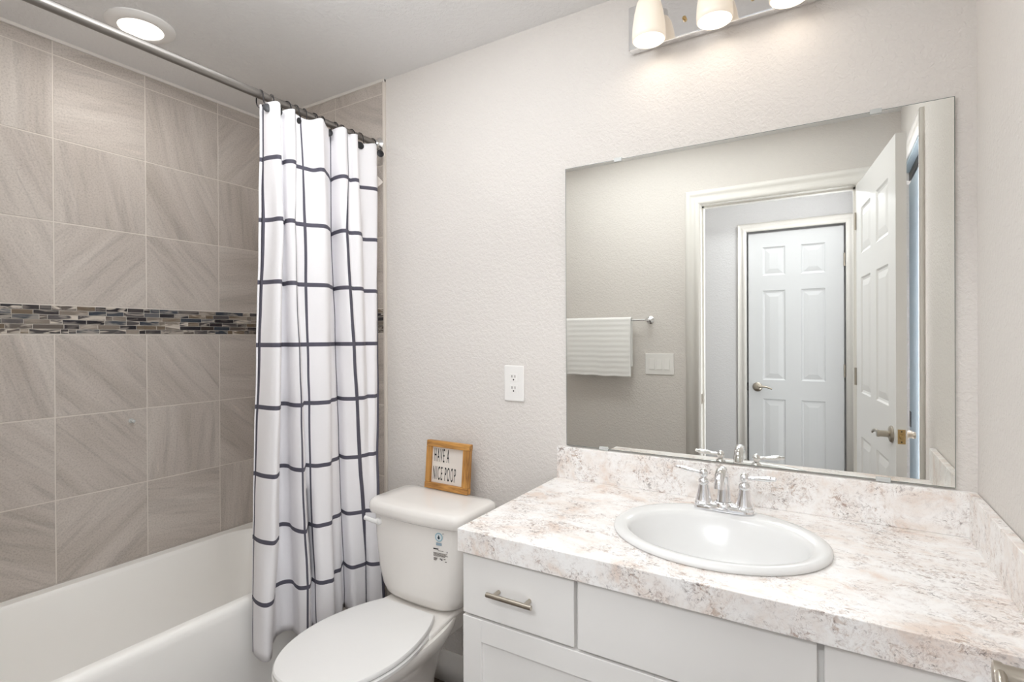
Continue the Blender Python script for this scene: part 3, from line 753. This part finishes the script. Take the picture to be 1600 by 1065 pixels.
# ------------------------------------------------------------------ wooden sign
sg = empty('framed_sign', (-1.275, 1.612, 0.7115), 'small honey-wood framed text sign standing on the toilet tank', 'sign')
sg.rotation_euler = (math.radians(-5), 0, math.radians(-1.5))
W2, SH, FW, FD = 0.107, 0.188, 0.024, 0.024
MB().box((-W2, 0, 0), (W2, FD, FW), 0.0025).build('frame_rail', 'woodh', sg); MB().box((-W2 + 0.002, 0, SH - FW), (W2 + 0.001, FD, SH), 0.0025).build('frame_rail', 'woodh', sg)
MB().box((-W2 + 0.001, 0.001, FW), (-W2 + 0.025, FD, SH - FW), 0.0025).build('frame_stile', 'woodv', sg); MB().box((W2 - 0.030, 0.001, FW), (W2 - 0.001, FD, SH - FW), 0.0025).build('frame_stile', 'woodv', sg)
pn = MB().box((-W2 + 0.02, 0.013, FW - 0.004), (W2 - 0.02, 0.018, SH - FW + 0.004)).build('panel', 'signpanel', sg)
def text(body, size, sx, loc, parent, m, extr=0.0004, align='LEFT'):
    cu = bpy.data.curves.new('txt', 'FONT'); cu.body = body; cu.size = size; cu.extrude = extr; cu.align_x = align; cu.space_character = 1.35
    tmp = bpy.data.objects.new('txt', cu); COL.objects.link(tmp)
    bpy.context.view_layer.update()
    me = bpy.data.meshes.new_from_object(tmp.evaluated_get(bpy.context.evaluated_depsgraph_get()))
    bpy.data.objects.remove(tmp, do_unlink=True)
    for v in me.vertices: v.co = Vector((loc[0] + v.co.x * sx, loc[1] - v.co.z, loc[2] + v.co.y))
    me.materials.clear(); me.materials.append(M[m])
    o = bpy.data.objects.new('lettering', me); COL.objects.link(o); o.parent = parent
    return o
text('HAVE A', 0.075, 0.235, (-0.073, 0.0126, 0.106), pn, 'ink')
text('NICE POOP', 0.075, 0.232, (-0.075, 0.0126, 0.036), pn, 'ink')

# ------------------------------------------------------------------ outlet on the vanity wall
oc = empty('wall_outlet', (-1.010, YB, 1.134), 'white duplex power outlet on the wall above the toilet', 'outlet')
MB().box((-0.043, -0.007, -0.067), (0.043, 0.0005, 0.067), 0.004).build('cover_plate', 'plastic', oc)
for z in (0.021, -0.021):
    s_ = MB().box((-0.0165, -0.0085, z - 0.015), (0.0165, -0.006, z + 0.015), 0.001).build('socket', 'plastic', oc)
    for x in (-0.0065, 0.0065): MB().box((x - 0.0016, -0.0089, z + 0.001), (x + 0.0016, -0.008, z + 0.010)).build('slot', 'inkgrey', s_)
    MB().lathe([(0.003, 0), (0.003, 0.0006)], (0, -0.0084, z - 0.007), (0, -1, 0), 14).build('ground_hole', 'ink', s_)

# ------------------------------------------------------------------ vanity cabinet
VX0, VX1 = -0.818, XR - 0.003
van = empty('vanity_cabinet', (-0.26, 1.40, 0), 'white shaker vanity cabinet under the speckled counter', 'cabinet')
def V(b, name, m='cabinet', parent=None, smooth=None):
    o = b.build(name, m, parent or van, smooth)
    if parent is None:
        o.matrix_parent_inverse = Matrix.Translation((0.26, -1.40, 0))
    return o
b = MB(); b.box((VX0, 1.131, 0.02), (VX0 + 0.018, YB - 0.003, 0.751)); b.box((VX1 - 0.018, 1.131, 0.02), (VX1, YB - 0.003, 0.751)); b.box((VX0, 1.131, 0.02), (VX1, 1.150, 0.751)); b.box((VX0, 1.131, 0.02), (VX1, YB - 0.003, 0.04)); b.box((VX0, YB - 0.02, 0.02), (VX1, YB - 0.003, 0.751)); b.box((VX0 + 0.01, 1.19, FL), (VX1, YB - 0.003, 0.02)); V(b, 'body')
YD0, YD1 = 1.112, 1.130
b = MB(); b.box((-0.8205, YD0, 0.5895), (-0.505, YD1, 0.7445), 0.002); dr = V(b, 'drawer_front')
b = MB(); b.box((-0.496, YD0, 0.5895), (-0.0212, YD1, 0.7455), 0.002); V(b, 'false_front')
b = MB(); b.box((-0.0100, YD0, 0.5895), (0.300, YD1, 0.7455), 0.002); V(b, 'drawer_front')
def shaker(x0, x1, z0, z1):
    b = MB(); f = 0.0575
    b.box((x0 + f - 0.003, YD0 + 0.008, z0 + f - 0.003), (x1 - f + 0.003, YD1, z1 - f + 0.003))
    b.box((x0, YD0, z0), (x0 + f, YD1, z1), 0.0015); b.box((x1 - f, YD0, z0), (x1, YD1, z1), 0.0015)
    b.box((x0 + f, YD0 + 0.0004, z0), (x1 - f, YD1, z0 + f), 0.001); b.box((x0 + f, YD0 + 0.0004, z1 - f), (x1 - f, YD1, z1), 0.001)
    return b
V(shaker(-0.8215, -0.263, 0.035, 0.5825), 'cabinet_door'); V(shaker(-0.255, 0.300, 0.035, 0.5825), 'cabinet_door')
b = MB(); hx, hzz = -0.6655, 0.668
b.tube([(hx - 0.0635, YD0 - 0.028, hzz), (hx + 0.0635, YD0 - 0.028, hzz)], 0.006, 18)
for s in (-1, 1): b.tube([(hx + s * 0.044, YD0 - 0.028, hzz), (hx + s * 0.044, YD0, hzz)], 0.0052, 16)
h = b.build('handle', 'nickel', dr, smooth=40); tag(h, 'brushed nickel bar pull')

# ------------------------------------------------------------------ countertop with oval cut-out and splashes
CZ0, CZ = 0.752, 0.811
CX0, CX1, CY0, CY1 = -0.828, XR - 0.002, 1.098, YB - 0.002
SCX, SCY = -0.243, 1.378
b = MB(); N = 64; bm = b.bm
def rect_pt(t):
    dx, dy = math.cos(t), math.sin(t); k = 1e9
    if dx > 1e-9: k = min(k, (CX1 - SCX) / dx)
    if dx < -1e-9: k = min(k, (CX0 - SCX) / dx)
    if dy > 1e-9: k = min(k, (CY1 - SCY) / dy)
    if dy < -1e-9: k = min(k, (CY0 - SCY) / dy)
    return (SCX + dx * k, SCY + dy * k)
ang = sorted([2 * PI * k / N for k in range(N)] + [math.atan2(y - SCY, x - SCX) % (2 * PI) for x in (CX0, CX1) for y in (CY0, CY1)])
hole = [(SCX + 0.228 * math.cos(t), SCY + 0.190 * math.sin(t)) for t in ang]; outr = [rect_pt(t) for t in ang]
b.rings([[(x, y, CZ0) for x, y in hole], [(x, y, CZ) for x, y in hole], [(x, y, CZ) for x, y in outr], [(x, y, CZ0) for x, y in outr]], closed=True)
for f in bm.faces: f.smooth = False
ct = b.build('countertop', 'laminate'); tag(ct, 'speckled pale granite-look countertop with matching backsplash', 'countertop')
md = ct.modifiers.new('bevel', 'BEVEL'); md.width = 0.0015; md.segments = 2; md.limit_method = 'ANGLE'; md.angle_limit = math.radians(60)
MB().box((CX0 + 0.002, 1.680, CZ), (CX1, YB - 0.001, 0.921), 0.0015).build('backsplash', 'laminate', ct)
MB().box((0.289, CY0, CZ), (CX1, 1.680, 0.921), 0.0015).build('side_splash', 'laminate', ct)

# ------------------------------------------------------------------ sink and faucet
def ell(cx, cy, a, bb, z, n=72, dz=None):
    return [(cx + a * math.cos(2 * PI * k / n), cy + bb * math.sin(2 * PI * k / n), z) for k in range(n)]
b = MB()
b.rings([ell(0, 0, 0.246, 0.209, 0.0003), ell(0, 0, 0.250, 0.213, 0.004), ell(0, 0, 0.249, 0.212, 0.010), ell(0, 0, 0.243, 0.206, 0.0145), ell(0, -0.002, 0.232, 0.196, 0.0155),
         ell(0, -0.014, 0.217, 0.170, 0.0140), ell(0, -0.018, 0.210, 0.161, 0.0105), ell(0, -0.020, 0.204, 0.155, 0.002), ell(0, -0.022, 0.190, 0.143, -0.030), ell(0, -0.024, 0.165, 0.122, -0.072), ell(0, -0.022, 0.125, 0.092, -0.108), ell(0, -0.018, 0.07, 0.055, -0.126), ell(0, -0.015, 0.022, 0.022, -0.131)], False, True)
sk = b.build('sink', 'porcelain', smooth=60, loc=(SCX, SCY, CZ)); tag(sk, 'white oval drop-in sink in the speckled counter', 'sink')
b = MB(); b.lathe([(0.022, -0.1305), (0.021, -0.128), (0.014, -0.1285), (0.012, -0.126), (0.001, -0.1255)], (0, -0.015, 0), n=28); b.build('drain', 'chrome', sk, smooth=50)

FX, FY, FZ = -0.252, 1.556, CZ + 0.0153
fc = empty('faucet', (FX, FY, FZ), 'chrome two-handle faucet on the back rim of the sink', 'faucet')
def stad(hl, r, z, n=12):
    pts = []
    for k in range(n + 1): t = -PI / 2 + PI * k / n; pts.append((hl + r * math.cos(t), r * math.sin(t), z))
    for k in range(n + 1): t = PI / 2 + PI * k / n; pts.append((-hl + r * math.cos(t), r * math.sin(t), z))
    return pts
b = MB(); b.rings([stad(0.052, 0.026, 0.0), stad(0.052, 0.0275, 0.003), stad(0.052, 0.0265, 0.008), stad(0.052, 0.0225, 0.0105), stad(0.052, 0.022, 0.015), stad(0.052, 0.017, 0.018)]); b.build('base_plate', 'chrome', fc, smooth=35)
# spout: rises behind, arcs to the front and hooks down
b = MB()
sp = []; sr = []
ctrl = [((0, 0.002, 0.010), 0.021), ((0, 0.003, 0.030), 0.0185), ((0, 0.004, 0.055), 0.0160), ((0, 0.003, 0.080), 0.0145), ((0, -0.006, 0.101), 0.0138), ((0, -0.026, 0.113), 0.0135), ((0, -0.050, 0.110), 0.0132), ((0, -0.068, 0.094), 0.0130), ((0, -0.075, 0.074), 0.0128)]
for i in range(len(ctrl) - 1):
    p0 = Vector(ctrl[max(i - 1, 0)][0]); p1 = Vector(ctrl[i][0]); p2 = Vector(ctrl[i + 1][0]); p3 = Vector(ctrl[min(i + 2, len(ctrl) - 1)][0])
    for k in range(5):
        t = k / 5
        sp.append(0.5 * (2 * p1 + (p2 - p0) * t + (2 * p0 - 5 * p1 + 4 * p2 - p3) * t * t + (3 * p1 - p0 - 3 * p2 + p3) * t ** 3)); sr.append(ctrl[i][1] + (ctrl[i + 1][1] - ctrl[i][1]) * t)
sp.append(Vector(ctrl[-1][0])); sr.append(ctrl[-1][1])
b.tube(sp, sr, 22, flat=(1, 0, 0)); b.lathe([(0.028, 0.010), (0.026, 0.020), (0.0205, 0.024)], (0, 0.002, 0), n=28, cap0=False, cap1=False)
b.build('spout', 'chrome', fc, smooth=50)
for s in (-1, 1):
    b = MB()
    b.lathe([(0.0255, 0.006), (0.0255, 0.014), (0.0225, 0.018), (0.0235, 0.021), (0.0215, 0.026), (0.0180, 0.040), (0.0150, 0.056), (0.0135, 0.064), (0.0150, 0.067), (0.0155, 0.071), (0.0130, 0.077), (0.0085, 0.081), (0.0078, 0.085)], (s * 0.053, 0, 0), n=28)
    hub = b.build('handle_base', 'chrome', fc, smooth=35)
    b = MB()
    b.lathe([(0.003, 0.081), (0.0090, 0.084), (0.0118, 0.090), (0.0120, 0.096), (0.0090, 0.103), (0.004, 0.107), (0.001, 0.108)], (s * 0.053, 0, 0), n=24)
    dx, dy = (-1.0, 0.10) if s < 0 else (1.0, -0.10)
    L_ = 0.080
    b.tube([(s * 0.053 + dx * t, dy * t, 0.094 + 0.10 * t) for t in (0.006, 0.012, 0.018, 0.022, 0.036, 0.050, 0.060, 0.066, 0.070, 0.074, 0.079)], [0.0062, 0.0050, 0.0062, 0.0048, 0.0062, 0.0078, 0.0080, 0.0068, 0.0044, 0.0058, 0.0030], 16)
    b.build('lever', 'chrome', fc, smooth=50)

# ------------------------------------------------------------------ mirror
mr = MB().box((-0.794, 1.6935, 0.926), (0.266, 1.6985, 1.898)).build('mirror', ['mirroredge'])
tag(mr, 'large frameless wall mirror above the counter', 'mirror')
MB().poly([(-0.7925, 1.69335, 0.9275), (0.2645, 1.69335, 0.9275), (0.2645, 1.69335, 1.8965), (-0.7925, 1.69335, 1.8965)]).build('mirror_glass', 'mirror', mr)
for x, z in ((-0.601, 1.896), (0.105, 1.896)):
    MB().box((x - 0.013, 1.6895, z - 0.006), (x + 0.013, 1.6992, z + 0.007), 0.001).build('clip', 'clip', mr)
for x, z in ((-0.655, 0.928), (0.119, 0.928)):
    MB().box((x - 0.016, 1.6895, z - 0.006), (x + 0.016, 1.6992, z + 0.006), 0.001).build('clip', 'clip', mr)

# ------------------------------------------------------------------ vanity light
vl = empty('vanity_light', (-0.28, YB, 2.29), 'chrome bar wall light with three white glass shades over the mirror', 'lamp')
MB().box((-0.276, -0.030, -0.058), (0.276, 0.0, 0.085), 0.004).build('back_plate', 'chrome', vl)
for i, x in enumerate((-0.19, 0.0, 0.19)):
    a = MB(); a.tube([(x, -0.030, 0.055), (x, -0.06, 0.062), (x, -0.092, 0.060)], 0.008, 14); a.lathe([(0.024, 0.075), (0.026, 0.05), (0.028, 0.045)], (x, -0.095, 0), n=24); a.build('arm', 'chrome', vl, smooth=40)
    b = MB()
    b.lathe([(0.027, 0.052), (0.036, 0.035), (0.043, 0.005), (0.048, -0.03), (0.050, -0.060), (0.0495, -0.076), (0.0465, -0.078), (0.0455, -0.070)], (x, -0.095, 0), n=36, cap0=True, cap1=False)
    sh_ = b.build('shade', 'opal', vl, smooth=60)
    b = MB(); b.lathe([(0.0462, -0.071), (0.03, -0.0705), (0.001, -0.070)], (x, -0.095, 0), n=36); b.build('glowing_mouth', 'bulbglow', sh_, smooth=60)
for x in (-0.098, 0.092):
    b = MB(); b.lathe([(0.006, 0), (0.006, 0.008), (0.004, 0.011)], (x, -0.030, -0.008), (0, -1, 0), 16); b.build('screw_knob', 'brass', vl, smooth=40)
for x in (-0.19, 0.0, 0.19):
    area('vanity_bulb', (-0.28 + x, YB - 0.095, 2.29 - 0.074), (0, 0, 0), 0.085, 0.045, (1.0, 0.86, 0.70))

# ------------------------------------------------------------------ things on the door wall, seen in the mirror
tb = empty('towel_bar', (-1.27, YF, 1.412), 'slim chrome towel bar on the wall left of the doorway', 'towel bar')
b = MB(); b.tube([(-0.32, 0.070, 0), (0.305, 0.070, 0)], 0.0055, 16); b.build('bar', 'chrome', tb, smooth=40)
for x in (-0.32, 0.305):
    b = MB(); b.lathe([(0.024, 0), (0.024, 0.004), (0.018, 0.008), (0.010, 0.012), (0.0095, 0.058), (0.0125, 0.062), (0.0125, 0.076), (0.009, 0.080)], (x, 0, 0), (0, 1, 0), 22); b.build('post', 'chrome', tb, smooth=40)
b = MB(); rowsT = []
nx = 40
prof = []
for k in range(46): t = k / 45; prof.append((0.018 + 0.004 * math.sin(t * PI) , -0.355 + t * 0.36))          # front, upward
for k in range(1, 10): a = PI * k / 10; prof.append((0.018 * math.cos(a), 0.005 + 0.012 * math.sin(a)))
for k in range(30): t = k / 29; prof.append((-0.018 + 0.002 * math.sin(t * PI), 0.005 - t * 0.30))
for j, (d, z) in enumerate(prof):
    row = []
    for i in range(nx + 1):
        u = i / nx; x = -0.225 + 0.45 * u
        front = j < 46
        rib = 0.0009 * math.sin(z * 2 * PI / 0.033) if front else 0
        wob = 0.004 * math.sin(u * 7 + 1) * min(1, max(0, -z / 0.3)) if front else 0
        zz = z + (0.010 * mn.noise(Vector((u * 4, 0, 5))) * max(0, -z) / 0.35)
        xx = x + (0.010 * (-z / 0.35) * (1 - u) if z < 0 else 0)
        row.append((xx, d + rib + wob, zz))
    rowsT.append(row)
b.grid(rowsT)
tw = b.build('hand_towel', 'towel', loc=(-1.289, YF + 0.070, 1.412)); md = tw.modifiers.new('thickness', 'SOLIDIFY'); md.thickness = 0.007; md.offset = 0
for p in tw.data.polygons: p.use_smooth = True
tag(tw, 'white ribbed hand towel folded over the towel bar', 'towel')
sw = empty('light_switch', (-0.909, YF, 1.136), 'white three-gang rocker switch plate between towel and doorway', 'light switch')
MB().box((-0.089, -0.0005, -0.066), (0.089, 0.006, 0.066), 0.003).build('cover_plate', 'plastic', sw)
for x in (-0.047, 0.0, 0.047):
    b = MB(); b.rings([[(x - 0.0165, 0.0055, -0.034), (x + 0.0165, 0.0055, -0.034), (x + 0.0165, 0.0055, 0.034), (x - 0.0165, 0.0055, 0.034)], [(x - 0.0155, 0.0105, -0.033), (x + 0.0155, 0.0105, -0.033), (x + 0.0155, 0.0068, 0.033), (x - 0.0155, 0.0068, 0.033)]])
    for f in b.bm.faces: f.smooth = False
    b.build('rocker', 'plastic', sw)
